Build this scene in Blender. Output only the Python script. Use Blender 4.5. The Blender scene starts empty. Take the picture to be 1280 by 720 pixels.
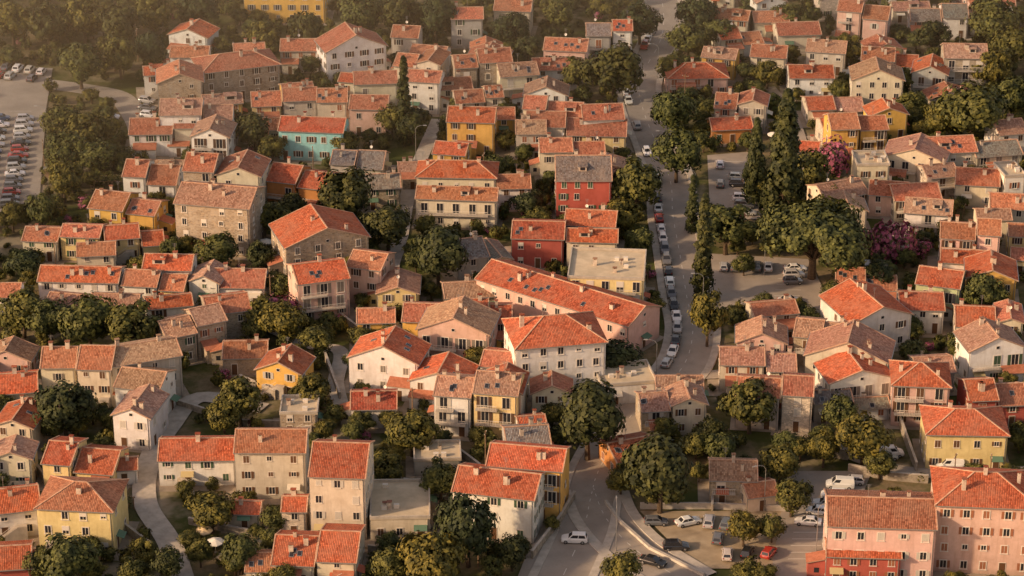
import bpy, math, random
from mathutils import Vector, Matrix
R = random.Random(7)
# The town was surveyed from the photograph: G() turns survey coordinates into ground metres.
P = math.radians(25); F = 3342.0; CH = 224.0
SP, CP = math.sin(P), math.cos(P)
def G(u, v, z=0.0):
    x = (u-640)/F; y = (v-360)/F
    t = (CH-z)/(SP+y*CP)
    return (x*t, (CP-y*SP)*t)
def SC(v):
    return F*(SP+(v-360)/F*CP)/CH
sc = bpy.context.scene
COL = sc.collection
# ---------------------------------------------------------------- materials
def mat(name):
    m = bpy.data.materials.new(name); m.use_nodes = True
    nt = m.node_tree; b = nt.nodes['Principled BSDF']
    return m, nt, b
def N(nt, t, **k):
    n = nt.nodes.new(t)
    for a, v in k.items(): setattr(n, a, v)
    return n
def L(nt, a, b): nt.links.new(a, b)
def simple(name, col, rough=0.8, spec=0.3, metal=0.0):
    m, nt, b = mat(name)
    b.inputs['Base Color'].default_value = (*col, 1); b.inputs['Roughness'].default_value = rough
    b.inputs['Specular IOR Level'].default_value = spec; b.inputs['Metallic'].default_value = metal
    return m
def mixc(nt, fac, a, b, mode='MIX'):
    n = N(nt, 'ShaderNodeMix', data_type='RGBA', blend_type=mode)
    if hasattr(fac, 'links'): L(nt, fac, n.inputs[0])
    else: n.inputs[0].default_value = fac
    for s, i in ((a, 6), (b, 7)):
        if hasattr(s, 'links'): L(nt, s, n.inputs[i])
        else: n.inputs[i].default_value = (*s, 1)
    return n.outputs[2]
def math_(nt, op, a, b=0.0, c=None):
    n = N(nt, 'ShaderNodeMath', operation=op)
    for i, s in enumerate((a, b, c)):
        if s is None: continue
        if hasattr(s, 'links'): L(nt, s, n.inputs[i])
        else: n.inputs[i].default_value = s
    return n.outputs[0]
def noise(nt, vec, scale, detail=4, rough=0.6):
    n = N(nt, 'ShaderNodeTexNoise'); n.inputs['Scale'].default_value = scale
    n.inputs['Detail'].default_value = detail; n.inputs['Roughness'].default_value = rough
    if vec is not None: L(nt, vec, n.inputs['Vector'])
    return n.outputs['Fac']
def ramp(nt, fac, p0, p1, c0=(0, 0, 0), c1=(1, 1, 1)):
    n = N(nt, 'ShaderNodeValToRGB'); e = n.color_ramp.elements
    e[0].position = p0; e[1].position = p1; e[0].color = (*c0, 1); e[1].color = (*c1, 1)
    L(nt, fac, n.inputs[0]); return n.outputs[0]
def bump(nt, b, h, s=0.3, d=0.05):
    n = N(nt, 'ShaderNodeBump'); n.inputs['Strength'].default_value = s; n.inputs['Distance'].default_value = d
    L(nt, h, n.inputs['Height']); L(nt, n.outputs[0], b.inputs['Normal'])
def plaster():
    m, nt, b = mat('plaster')
    oi = N(nt, 'ShaderNodeObjectInfo'); g = N(nt, 'ShaderNodeNewGeometry'); tc = N(nt, 'ShaderNodeTexCoord')
    n1 = ramp(nt, noise(nt, g.outputs['Position'], 0.45, 5, 0.7), 0.35, 0.7)
    mp = N(nt, 'ShaderNodeMapping'); mp.inputs['Scale'].default_value = (1.6, 1.6, 0.18); L(nt, g.outputs['Position'], mp.inputs['Vector'])
    n2 = ramp(nt, noise(nt, mp.outputs[0], 1.0, 4, 0.7), 0.5, 0.78)
    c = mixc(nt, n1, mixc(nt, 1.0, oi.outputs['Color'], (0.8, 0.77, 0.73), 'MULTIPLY'), oi.outputs['Color'])
    c = mixc(nt, math_(nt, 'MULTIPLY', n2, 0.5), c, mixc(nt, 1.0, oi.outputs['Color'], (0.55, 0.5, 0.44), 'MULTIPLY'))
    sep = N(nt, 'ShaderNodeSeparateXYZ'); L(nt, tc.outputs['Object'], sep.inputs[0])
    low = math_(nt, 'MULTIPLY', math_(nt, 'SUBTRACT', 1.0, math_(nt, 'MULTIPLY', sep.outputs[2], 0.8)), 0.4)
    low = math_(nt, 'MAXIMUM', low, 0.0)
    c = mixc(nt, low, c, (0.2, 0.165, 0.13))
    L(nt, c, b.inputs['Base Color']); b.inputs['Roughness'].default_value = 0.9; b.inputs['Specular IOR Level'].default_value = 0.15
    return m
def stone():
    m, nt, b = mat('stone_masonry')
    oi = N(nt, 'ShaderNodeObjectInfo'); g = N(nt, 'ShaderNodeNewGeometry')
    mp = N(nt, 'ShaderNodeMapping'); mp.inputs['Scale'].default_value = (2.0, 2.0, 3.4); L(nt, g.outputs['Position'], mp.inputs['Vector'])
    v = N(nt, 'ShaderNodeTexVoronoi'); v.inputs['Scale'].default_value = 1.0; L(nt, mp.outputs[0], v.inputs['Vector'])
    bw = N(nt, 'ShaderNodeRGBToBW'); L(nt, v.outputs['Color'], bw.inputs[0])
    c = mixc(nt, bw.outputs[0], mixc(nt, 1.0, oi.outputs['Color'], (0.6, 0.56, 0.52), 'MULTIPLY'), mixc(nt, 1.0, oi.outputs['Color'], (1.35, 1.3, 1.25), 'MULTIPLY'))
    e = N(nt, 'ShaderNodeTexVoronoi', feature='DISTANCE_TO_EDGE'); L(nt, mp.outputs[0], e.inputs['Vector']); e.inputs['Scale'].default_value = 1.0
    c = mixc(nt, ramp(nt, e.outputs[0], 0.02, 0.09, (1, 1, 1), (0, 0, 0)), c, (0.38, 0.33, 0.27))
    n1 = ramp(nt, noise(nt, g.outputs['Position'], 0.3, 5, 0.7), 0.45, 0.68)
    c = mixc(nt, math_(nt, 'MULTIPLY', n1, 0.6), c, (0.48, 0.42, 0.35))
    L(nt, c, b.inputs['Base Color']); b.inputs['Roughness'].default_value = 0.95; b.inputs['Specular IOR Level'].default_value = 0.1
    bump(nt, b, e.outputs[0], 0.6, 0.05)
    return m
def tiles():
    m, nt, b = mat('clay_roof_tiles')
    oi = N(nt, 'ShaderNodeObjectInfo'); uv = N(nt, 'ShaderNodeUVMap'); g = N(nt, 'ShaderNodeNewGeometry')
    s = N(nt, 'ShaderNodeSeparateXYZ'); L(nt, uv.outputs[0], s.inputs[0])
    uu = math_(nt, 'DIVIDE', s.outputs[0], 0.28); vv = math_(nt, 'DIVIDE', s.outputs[1], 0.40)
    cell = N(nt, 'ShaderNodeCombineXYZ'); L(nt, math_(nt, 'FLOOR', uu), cell.inputs[0]); L(nt, math_(nt, 'FLOOR', vv), cell.inputs[1]); L(nt, oi.outputs['Random'], cell.inputs[2])
    wn = N(nt, 'ShaderNodeTexWhiteNoise', noise_dimensions='3D'); L(nt, cell.outputs[0], wn.inputs['Vector'])
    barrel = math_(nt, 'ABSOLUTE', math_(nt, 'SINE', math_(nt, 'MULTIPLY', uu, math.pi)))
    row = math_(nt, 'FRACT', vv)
    base = oi.outputs['Color']
    c = mixc(nt, wn.outputs['Value'], mixc(nt, 1.0, base, (0.58, 0.5, 0.48), 'MULTIPLY'), mixc(nt, 1.0, base, (1.28, 1.42, 1.5), 'MULTIPLY'))
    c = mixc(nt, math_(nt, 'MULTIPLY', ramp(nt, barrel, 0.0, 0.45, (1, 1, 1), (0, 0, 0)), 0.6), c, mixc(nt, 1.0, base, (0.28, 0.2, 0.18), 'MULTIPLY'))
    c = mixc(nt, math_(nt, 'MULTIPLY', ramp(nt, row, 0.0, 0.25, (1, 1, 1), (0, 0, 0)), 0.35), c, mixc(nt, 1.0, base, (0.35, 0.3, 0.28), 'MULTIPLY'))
    n1 = ramp(nt, noise(nt, g.outputs['Position'], 0.28, 6, 0.75), 0.44, 0.6)
    c = mixc(nt, math_(nt, 'MULTIPLY', n1, 0.55), c, mixc(nt, 0.5, base, (0.34, 0.24, 0.17)))
    n2 = ramp(nt, noise(nt, g.outputs['Position'], 1.1, 6, 0.8), 0.48, 0.7)
    c = mixc(nt, math_(nt, 'MULTIPLY', n2, 0.7), c, mixc(nt, 1.0, base, (0.42, 0.5, 0.56), 'MULTIPLY'))
    n3 = ramp(nt, noise(nt, g.outputs['Position'], 2.4, 4, 0.8), 0.6, 0.72)
    c = mixc(nt, math_(nt, 'MULTIPLY', n3, 0.4), c, (0.5, 0.38, 0.28))
    L(nt, c, b.inputs['Base Color']); b.inputs['Roughness'].default_value = 0.85; b.inputs['Specular IOR Level'].default_value = 0.2
    h = math_(nt, 'ADD', barrel, math_(nt, 'MULTIPLY', row, -0.4))
    bump(nt, b, h, 0.7, 0.07)
    return m
def groundmat():
    m, nt, b = mat('ground_soil_grass')
    g = N(nt, 'ShaderNodeNewGeometry'); p = g.outputs['Position']
    a = ramp(nt, noise(nt, p, 0.07, 6, 0.65), 0.42, 0.58)
    c = mixc(nt, a, (0.07, 0.08, 0.025), (0.22, 0.165, 0.1))
    d = ramp(nt, noise(nt, p, 0.9, 6, 0.75), 0.4, 0.65)
    c = mixc(nt, d, c, mixc(nt, 0.5, c, (0.06, 0.065, 0.02)))
    e = ramp(nt, noise(nt, p, 0.045, 5, 0.6), 0.56, 0.63)
    c = mixc(nt, math_(nt, 'MULTIPLY', e, 0.7), c, (0.34, 0.28, 0.2))
    L(nt, c, b.inputs['Base Color']); b.inputs['Roughness'].default_value = 1; b.inputs['Specular IOR Level'].default_value = 0.05
    return m
def patchy(name, c0, c1, s=0.5, rough=0.9):
    m, nt, b = mat(name)
    g = N(nt, 'ShaderNodeNewGeometry')
    a = ramp(nt, noise(nt, g.outputs['Position'], s, 6, 0.7), 0.35, 0.65)
    c = mixc(nt, a, c0, c1)
    f = ramp(nt, noise(nt, g.outputs['Position'], s*8, 3, 0.7), 0.5, 0.7)
    c = mixc(nt, math_(nt, 'MULTIPLY', f, 0.35), c, mixc(nt, 1.0, c, (0.5, 0.48, 0.45), 'MULTIPLY'))
    L(nt, c, b.inputs['Base Color']); b.inputs['Roughness'].default_value = rough; b.inputs['Specular IOR Level'].default_value = 0.2
    return m
def leafmat(name, dark, light, flower=None):
    m, nt, b = mat(name)
    g = N(nt, 'ShaderNodeNewGeometry'); oi = N(nt, 'ShaderNodeObjectInfo')
    a = ramp(nt, noise(nt, g.outputs['Position'], 0.7, 2, 0.6), 0.38, 0.64)
    c = mixc(nt, a, dark, light)
    c = mixc(nt, math_(nt, 'MULTIPLY', g.outputs['Random Per Island'], 0.6), c, mixc(nt, 1.0, c, (0.42, 0.42, 0.4), 'MULTIPLY'))
    c = mixc(nt, math_(nt, 'MULTIPLY', oi.outputs['Random'], 0.8), c, mixc(nt, 1.0, c, (1.8, 1.3, 0.8), 'MULTIPLY'))
    if flower:
        f = ramp(nt, noise(nt, g.outputs['Position'], 1.3, 2), 0.42, 0.52)
        c = mixc(nt, f, c, flower)
    L(nt, c, b.inputs['Base Color']); b.inputs['Roughness'].default_value = 0.7; b.inputs['Specular IOR Level'].default_value = 0.25
    return m
def objcol(name, rough=0.6, spec=0.4, coat=0.0):
    m, nt, b = mat(name); oi = N(nt, 'ShaderNodeObjectInfo')
    L(nt, oi.outputs['Color'], b.inputs['Base Color']); b.inputs['Roughness'].default_value = rough
    b.inputs['Specular IOR Level'].default_value = spec; b.inputs['Coat Weight'].default_value = coat
    return m
M_PL, M_ST, M_TI = plaster(), stone(), tiles()
M_MORT = patchy('ridge_mortar', (0.4, 0.2, 0.12), (0.58, 0.4, 0.29), 2)
M_SOF = simple('soffit', (0.36, 0.27, 0.2), 0.9)
M_FR = simple('window_frame', (0.66, 0.6, 0.52), 0.6)
M_GL = simple('window_glass', (0.03, 0.03, 0.035), 0.12, 0.6)
M_SH = objcol('shutter_paint', 0.7)
M_DOOR = simple('door_wood', (0.12, 0.06, 0.03), 0.6)
M_CONC = patchy('concrete', (0.36, 0.32, 0.27), (0.52, 0.46, 0.39), 0.6)
M_PAVE = patchy('patio_paving', (0.2, 0.165, 0.125), (0.4, 0.33, 0.255), 0.25)
M_ASPH = patchy('asphalt', (0.26, 0.225, 0.19), (0.38, 0.325, 0.27), 0.12)
M_SAND = patchy('gravel_lot', (0.26, 0.2, 0.13), (0.4, 0.32, 0.22), 0.3)
M_KERB = patchy('kerb_stone', (0.5, 0.46, 0.4), (0.64, 0.58, 0.5), 1)
M_WALLS = patchy('garden_wall_stone', (0.2, 0.17, 0.13), (0.42, 0.36, 0.29), 1.2)
M_PAINT = simple('road_paint', (0.66, 0.62, 0.55), 0.7)
M_METAL = simple('galvanised_metal', (0.35, 0.34, 0.33), 0.4, 0.5, 0.6)
M_BARK = patchy('bark', (0.06, 0.04, 0.025), (0.12, 0.085, 0.055), 3)
M_WOOD = patchy('weathered_wood', (0.16, 0.1, 0.06), (0.28, 0.19, 0.12), 2)
M_CHIM = patchy('chimney_render', (0.4, 0.3, 0.23), (0.62, 0.54, 0.45), 1)
M_FLAT = patchy('flat_roof', (0.42, 0.35, 0.25), (0.6, 0.5, 0.36), 0.3)
M_CANV = objcol('canvas', 0.8)
M_LEAF = leafmat('foliage_green', (0.03, 0.04, 0.012), (0.13, 0.14, 0.036))
M_LEAFD = leafmat('foliage_dark', (0.016, 0.025, 0.010), (0.065, 0.08, 0.026))
M_FLOW = leafmat('foliage_flowering', (0.04, 0.05, 0.02), (0.1, 0.1, 0.035), (0.36, 0.1, 0.17))
M_GROUND = groundmat()
# ---------------------------------------------------------------- mesh builder
class MB:
    def __init__(s): s.v = []; s.f = []; s.m = []; s.uv = []
    def poly(s, pts, m=0, uvs=None):
        i = len(s.v); s.v += [tuple(p) for p in pts]; s.f.append(tuple(range(i, i+len(pts)))); s.m.append(m)
        s.uv += uvs if uvs else [(0, 0)]*len(pts)
    def box8(s, c, m=0, m_top=None):
        for k, idx in enumerate(((3, 2, 1, 0), (4, 5, 6, 7), (0, 1, 5, 4), (1, 2, 6, 5), (2, 3, 7, 6), (3, 0, 4, 7))):
            s.poly([c[j] for j in idx], m_top if (k == 1 and m_top is not None) else m)
    def box(s, x0, x1, y0, y1, z0, z1, m=0, mt=None):
        s.box8([(x0, y0, z0), (x1, y0, z0), (x1, y1, z0), (x0, y1, z0), (x0, y0, z1), (x1, y0, z1), (x1, y1, z1), (x0, y1, z1)], m, mt)
    def beam(s, p, q, w, h, m=0):
        p, q = Vector(p), Vector(q); d = (q-p).normalized()
        side = d.cross(Vector((0, 0, 1)))
        if side.length < 1e-3: side = Vector((1, 0, 0))
        side.normalize(); up = side.cross(d)
        a = side*w/2; b = up*h/2
        s.box8([p-a-b, p+a-b, q+a-b, q-a-b, p-a+b, p+a+b, q+a+b, q-a+b], m)
    def cyl(s, p, q, r0, r1, n, m=0):
        p, q = Vector(p), Vector(q); d = (q-p).normalized()
        a = d.orthogonal().normalized(); b = d.cross(a)
        A = [p+(a*math.cos(t)+b*math.sin(t))*r0 for t in [2*math.pi*i/n for i in range(n)]]
        B = [q+(a*math.cos(t)+b*math.sin(t))*r1 for t in [2*math.pi*i/n for i in range(n)]]
        for i in range(n): s.poly([A[i], A[(i+1) % n], B[(i+1) % n], B[i]], m)
        s.poly(B, m); s.poly(A[::-1], m)
    def mesh(s, name, mats):
        me = bpy.data.meshes.new(name); me.from_pydata(s.v, [], s.f)
        for x in mats: me.materials.append(x)
        me.polygons.foreach_set('material_index', s.m)
        ul = me.uv_layers.new(name='UVMap'); flat = [c for t in s.uv for c in t]
        ul.data.foreach_set('uv', flat); me.update(); return me
def add(name, me, parent=None, loc=(0, 0, 0), rz=0, color=None, scale=None):
    o = bpy.data.objects.new(name, me); COL.objects.link(o)
    o.location = loc; o.rotation_euler = (0, 0, rz)
    if scale: o.scale = scale
    if parent: o.parent = parent
    if color: o.color = (*color, 1)
    return o
WC = {'w': (.80, .78, .74), 'c': (.72, .64, .50), 'y': (.76, .62, .32), 'Y': (.72, .45, .13), 'o': (.6, .27, .1), 'p': (.70, .47, .40),
      'r': (.44, .115, .09), 's': (.34, .275, .2), 'g': (.46, .44, .41), 'b': (.34, .64, .66), 't': (.6, .53, .44), 'n': (.5, .58, .34)}
RC = {'0': (.50, .122, .055), '1': (.45, .165, .09), '2': (.44, .245, .165), '3': (.24, .21, .18), '4': (.38, .085, .042)}
WNAME = {'w': 'white_house', 'c': 'cream_house', 'y': 'yellow_house', 'Y': 'ochre_house', 'o': 'orange_house', 'p': 'pink_house', 'r': 'red_house',
         's': 'stone_house', 'g': 'grey_house', 'b': 'turquoise_house', 't': 'beige_house', 'n': 'green_house'}
SHC = [(.05, .09, .05), (.12, .06, .03), (.5, .46, .4), (.2, .17, .14), (.09, .05, .03), (.3, .12, .06)]
foot = []
def jit(c, a):
    k = 1+R.uniform(-a, a); return tuple(min(.85, max(.01, x*k*(1+R.uniform(-a*.35, a*.35)))) for x in c)
def house_at(cx, cy, W, D, H, rot, wall, rt, rc, patio=True, bal=None):
    th = math.radians(rot)
    foot.append((cx, cy, W/2, D/2, math.cos(th), math.sin(th)))
    root = bpy.data.objects.new(WNAME[wall], None); COL.objects.link(root); root.location = (cx, cy, 0); root.rotation_euler = (0, 0, th)
    root.empty_display_size = 1
    k = R.uniform(.34, .47)
    w, d = W/2-.3, D/2-.3
    gx = rt == 'x'; gy = rt == 'y'
    mb = MB(); c = [(-w, -d), (w, -d), (w, d), (-w, d)]
    for i in range(4):
        a, b = c[i], c[(i+1) % 4]; pts = [(a[0], a[1], -.3), (b[0], b[1], -.3), (b[0], b[1], H)]
        if gx and i in (1, 3): pts.append((a[0], 0, H+k*d))
        if gy and i in (0, 2): pts.append((0, a[1], H+k*w))
        pts.append((a[0], a[1], H)); mb.poly(pts)
    mb.poly([(-w, -d, H-.02), (w, -d, H-.02), (w, d, H-.02), (-w, d, H-.02)])
    wc = jit(WC[wall], .08)
    ismason = wall == 's' or (wall == 't' and R.random() < .25)
    WM = M_ST if ismason else M_PL
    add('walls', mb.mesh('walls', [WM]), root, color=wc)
    rb = MB()
    if rt in 'xy':
        swap = rt == 'y'
        Lh, B0 = (w, d) if not swap else (d, w)
        A = Lh+.28; B = B0+.42
        T = (lambda a, b, z: (a, b, z)) if not swap else (lambda a, b, z: (-b, a, z))
        zf = lambda b: H+.02+k*(B0-abs(b))
        sl = math.sqrt(1+k*k)
        for sg in (-1, 1):
            top = [T(-A, sg*B, zf(B)+.16), T(A, sg*B, zf(B)+.16), T(A, 0, zf(0)+.16), T(-A, 0, zf(0)+.16)]
            rb.poly(top, 0, [(-A, 0), (A, 0), (A, B*sl), (-A, B*sl)])
            bot = [T(-A, sg*B, zf(B)), T(A, sg*B, zf(B)), T(A, 0, zf(0)), T(-A, 0, zf(0))]
            rb.poly(bot, 1)
            rb.poly([bot[0], bot[1], top[1], top[0]], 1)
            rb.poly([bot[1], bot[2], top[2], top[1]], 1); rb.poly([bot[0], bot[3], top[3], top[0]], 1)
            for e in (-A+.1, A-.1):
                rb.beam(T(e, sg*B, zf(B)+.19), T(e, 0, zf(0)+.19), .2, .09, 2)
            rb.beam(T(-A, sg*(B+.06), zf(B)+.06), T(A, sg*(B+.06), zf(B)+.06), .11, .11, 3)
        rb.beam(T(-A, 0, zf(0)+.2), T(A, 0, zf(0)+.2), .26, .14, 2)
        ridge_z = zf(0)+.16
        def onroof(a, b): return Vector(T(a, b, zf(b)+.16))
        if rt == 'x' and W > 8 and R.random() < .16:
            a = R.uniform(-.4, .4)*A; yb = -B*.62; z0 = zf(B*.62); hw = R.uniform(.8, 1.4); zt = z0+1.25
            ye = -max(.2, B0-(zt-H-.1)/k) if k else 0
            rb.box8([(a-hw, yb, z0-.1), (a+hw, yb, z0-.1), (a+hw, ye, z0-.1), (a-hw, ye, z0-.1), (a-hw, yb, zt-.12), (a+hw, yb, zt-.12), (a+hw, ye, zt), (a-hw, ye, zt)], 8)
            rb.box(a-hw*.6, a+hw*.6, yb-.03, yb, z0+.35, zt-.25, 5)
            rb.poly([(a-hw-.2, yb-.25, zt-.1), (a+hw+.2, yb-.25, zt-.1), (a+hw+.2, ye+.3, zt+.07), (a-hw-.2, ye+.3, zt+.07)], 0, [(0, 0), (2*hw+.4, 0), (2*hw+.4, 2), (0, 2)])
        if R.random() < .22 or W > 20:
            for _ in range(R.randint(1, 3)+int(W/9)):
                a = R.uniform(-A*.8, A*.8); sg = -1 if not swap else R.choice((-1, 1)); b = sg*R.uniform(.35, .7)*B
                c0 = onroof(a, b); s_ = (onroof(a, b*.5)-c0).normalized(); t_ = (onroof(a+1, b)-c0).normalized(); n_ = t_.cross(s_)
                if n_.z < 0: n_ = -n_
                for (hw, hl, n0, n1, mi) in ((.4, .55, -.05, .08, 3), (.32, .46, .08, .09, 5)):
                    q = [c0+t_*x*hw+s_*y*hl for x, y in ((-1, -1), (1, -1), (1, 1), (-1, 1))]
                    rb.box8([p+n_*n0 for p in q]+[p+n_*n1 for p in q], mi)
    elif rt == 'h':
        swap = W < D
        Lh, B0 = (w, d) if not swap else (d, w)
        A = Lh+.42; B = B0+.42; T = (lambda a, b, z: (a, b, z)) if not swap else (lambda a, b, z: (-b, a, z))
        z0 = H-.02-k*.42+.16; z1 = z0+k*B; rl = A-B; sl = math.sqrt(1+k*k)*B
        for sg in (-1, 1):
            rb.poly([T(-A, sg*B, z0), T(A, sg*B, z0), T(rl, 0, z1), T(-rl, 0, z1)], 0, [(-A, 0), (A, 0), (rl, sl), (-rl, sl)])
            rb.poly([T(sg*A, -B, z0), T(sg*A, B, z0), T(sg*rl, 0, z1)], 0, [(-B, 0), (B, 0), (0, sl)])
            rb.poly([T(-A, sg*B, z0-.16), T(A, sg*B, z0-.16), T(A, sg*B, z0), T(-A, sg*B, z0)], 1)
            rb.poly([T(sg*A, -B, z0-.16), T(sg*A, B, z0-.16), T(sg*A, B, z0), T(sg*A, -B, z0)], 1)
            rb.beam(T(sg*A, -B, z0+.04), T(sg*rl, 0, z1+.04), .24, .12, 2); rb.beam(T(sg*A, B, z0+.04), T(sg*rl, 0, z1+.04), .24, .12, 2)
            rb.beam(T(-A, sg*(B+.06), z0-.1), T(A, sg*(B+.06), z0-.1), .11, .11, 3)
        rb.beam(T(-rl, 0, z1+.04), T(rl, 0, z1+.04), .26, .14, 2)
        rb.poly([T(-A, -B, z0-.16), T(A, -B, z0-.16), T(A, B, z0-.16), T(-A, B, z0-.16)], 1)
        ridge_z = z1
        def onroof(a, b): return Vector(T(a, b, z1-k*max(abs(b), abs(a)-rl)))
    else:
        rb.box(-w-.15, w+.15, -d-.15, d+.15, H, H+.12, 6)
        for (x0, x1, y0, y1) in ((-w-.15, w+.15, -d-.15, -d+.1), (-w-.15, w+.15, d-.1, d+.15), (-w-.15, -w+.1, -d+.1, d-.1), (w-.1, w+.15, -d+.1, d-.1)):
            rb.box(x0, x1, y0, y1, H+.12, H+.6, 7)
        for _ in range(3):
            x = R.uniform(-w*.7, w*.7); y = R.uniform(-d*.7, d*.7); rb.box(x, x+.9, y, y+.6, H+.12, H+.8, 4)
        ridge_z = H+.5; A = w; B = d
        def onroof(a, b): return Vector((a, b, H+.1))
    rcol = jit(RC[rc], .2)
    add('roof', rb.mesh('roof', [M_TI, M_SOF, M_MORT, M_METAL, M_FR, M_GL, M_FLAT, M_CONC, M_CHIM]), root, color=rcol)
    if R.random() < .42 and rt != 'f' and W < 18:
        side = R.choice((0, 0, 1, 2)); aw = R.uniform(2.5, min(5, W*.6)); ad = R.uniform(1.8, 3); ah = R.uniform(2.3, 2.8)
        xb = MB()
        if side == 0:
            s0 = R.uniform(-w, w-aw); x0, x1, y0, y1 = s0, s0+aw, -d-ad, -d-.01
        elif side == 1: s0 = R.uniform(-d, d-2.5); x0, x1, y0, y1 = w+.01, w+ad, s0, s0+2.5
        else: s0 = R.uniform(-d, d-2.5); x0, x1, y0, y1 = -w-ad, -w-.01, s0, s0+2.5
        hi = ah+.75
        if side == 0: zs = (ah, ah, hi, hi)
        elif side == 1: zs = (hi, ah, ah, hi)
        else: zs = (ah, hi, hi, ah)
        cs = [(x0, y0), (x1, y0), (x1, y1), (x0, y1)]
        xb.box8([(*p, -.2) for p in cs]+[(*p, z) for p, z in zip(cs, zs)], 0)
        o = .25
        cs2 = [(x0-o*(side != 1), y0-o), (x1+o*(side != 2), y0-o), (x1+o*(side != 2), y1+(o if side else 0)), (x0-o*(side != 1), y1+(o if side else 0))]
        xb.box8([(*p, z+.01) for p, z in zip(cs2, zs)]+[(*p, z+.14) for p, z in zip(cs2, zs)], 2)
        q = [(*p, z+.145) for p, z in zip(cs2, zs)]; uu = x1-x0+.5; vv = y1-y0+.5
        xb.poly(q, 1, [(0, 0), (uu, 0), (uu, vv), (0, vv)] if side == 0 else [(0, 0), (0, uu), (vv, uu), (vv, 0)])
        xm = (x0+x1)/2
        if side == 0: xb.box(xm-.45, xm+.45, y0-.03, y0-.001, 0, 2.05, 3)
        else: xb.box(xm-.4, xm+.4, y0-.03, y0-.001, 1, 1.9, 4)
        # plaster walls, clay coloured tiles through the material's own object colour
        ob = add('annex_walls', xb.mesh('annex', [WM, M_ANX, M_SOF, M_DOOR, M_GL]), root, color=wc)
    cb = MB()
    for _ in range(R.choice((1, 1, 2, 2, 3))+int(W/7)-1):
        a = R.uniform(-.8, .8)*(A-.6); b = R.uniform(-.55, .3)*B; p = onroof(a, b)
        s = R.uniform(.25, .4); hh = R.uniform(.7, 1.3); x, y, z = p; zt = max(z+hh, ridge_z+.3 if R.random() < .6 else 0)
        cb.box(x-s, x+s, y-s*.8, y+s*.8, z-.5, zt, 0)
        for dx in (-.8, .8): cb.box(x+dx*s-.05, x+dx*s+.05, y-s*.7, y+s*.7, zt, zt+.22, 0)
        cb.box(x-s-.1, x+s+.1, y-s*.8-.1, y+s*.8+.1, zt+.22, zt+.3, 1)
    if cb.f: add('chimneys', cb.mesh('chimneys', [M_CHIM, M_TI]), root, color=rcol)
    if R.random() < .4:
        ab = MB(); p = onroof(R.uniform(-.5, .5)*A, 0); x, y, z = p
        ab.cyl((x, y, z-.3), (x, y, z+2.4), .035, .025, 5)
        for i in range(4): ab.beam((x-.45+.08*i, y, z+2.3-.22*i), (x+.45-.08*i, y, z+2.3-.22*i), .03, .03)
        if R.random() < .3:
            q = Vector((x, y-.15, z+.9)); n = 10; dr = Vector((R.uniform(-.6, .6), -1, .5)).normalized(); a_ = dr.orthogonal().normalized(); b_ = dr.cross(a_)
            ring = [q+dr*.1+(a_*math.cos(i*6.283/n)+b_*math.sin(i*6.283/n))*.33 for i in range(n)]
            for i in range(n): ab.poly([q, ring[i], ring[(i+1) % n]], 1)
        add('antenna', ab.mesh('antenna', [M_METAL, M_FR]), root)
    wb = MB(); fl = max(1, round(H/2.95)); fh = H/fl
    shut = R.random(); sur = R.random() < .35
    blb = MB(); hasbal = (R.random() < .27 and fl >= 2) if bal is None else bal
    awn = MB()
    for face in range(4):
        ax, ay, nx, ny, half, off = ((1, 0, 0, -1, w, d), (0, 1, 1, 0, d, w), (-1, 0, 0, 1, w, d), (0, -1, -1, 0, d, w))[face]
        def fb(s0, s1, z0, z1, n0, n1, m, tb=None):
            q = [(ax*s+nx*(off+n), ay*s+ny*(off+n)) for s, n in ((s0, n0), (s1, n0), (s1, n1), (s0, n1))]
            (tb or wb).box8([(x, y, z0) for x, y in q]+[(x, y, z1) for x, y in q], m)
        width = 2*half
        cols = max(1, int(width/R.uniform(2.5, 3.6)))
        if face != 0 and (R.random() < .4 or wall == 's'): cols = max(1, cols-1)
        sp = width/cols
        doorc = R.randrange(cols) if face in (0, 1) else -1
        miss = .12 if face == 0 else .3
        if W > 15: miss = .04
        for f in range(fl):
            for ccol in range(cols):
                if R.random() < miss: continue
                s = -half+sp*(ccol+.5)+R.uniform(-.15, .15); ww = .48 if wall != 's' else .42; wh = 1.3; z0 = f*fh+.95
                if f == 0 and ccol == doorc:
                    fb(s-.6, s+.6, 0, 2.3, 0, .05, 0); fb(s-.5, s+.5, 0, 2.2, .05, .07, 3)
                    if R.random() < .4:
                        q = [(ax*a+nx*(off+n), ay*a+ny*(off+n), z) for a, n, z in ((s-1.1, .02, 2.8), (s+1.1, .02, 2.8), (s+1.1, 1.3, 2.35), (s-1.1, 1.3, 2.35))]
                        awn.box8(q+[(x, y, z+.05) for x, y, z in q], 0)
                    continue
                if R.random() < .15: wh = .8; ww = .38; z0 += .4
                if z0+wh > H-.15: wh = H-.15-z0
                if wh < .5: continue
                big = hasbal and face == 0 and f >= 1
                if big: z0 = f*fh+.15; wh = 2.1; ww = .65
                t = .14 if sur else .07
                fb(s-ww-t, s-ww, z0-t, z0+wh+t, 0, .07, 0); fb(s+ww, s+ww+t, z0-t, z0+wh+t, 0, .07, 0)
                fb(s-ww, s+ww, z0+wh, z0+wh+t, 0, .07, 0); fb(s-ww-t-.08, s+ww+t+.08, z0-t-.07, z0-t, 0, .16, 0)
                fb(s-ww, s+ww, z0, z0+wh, 0, .015, 1)
                fb(s-.035, s+.035, z0, z0+wh, .015, .045, 0)
                r = R.random()
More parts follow.
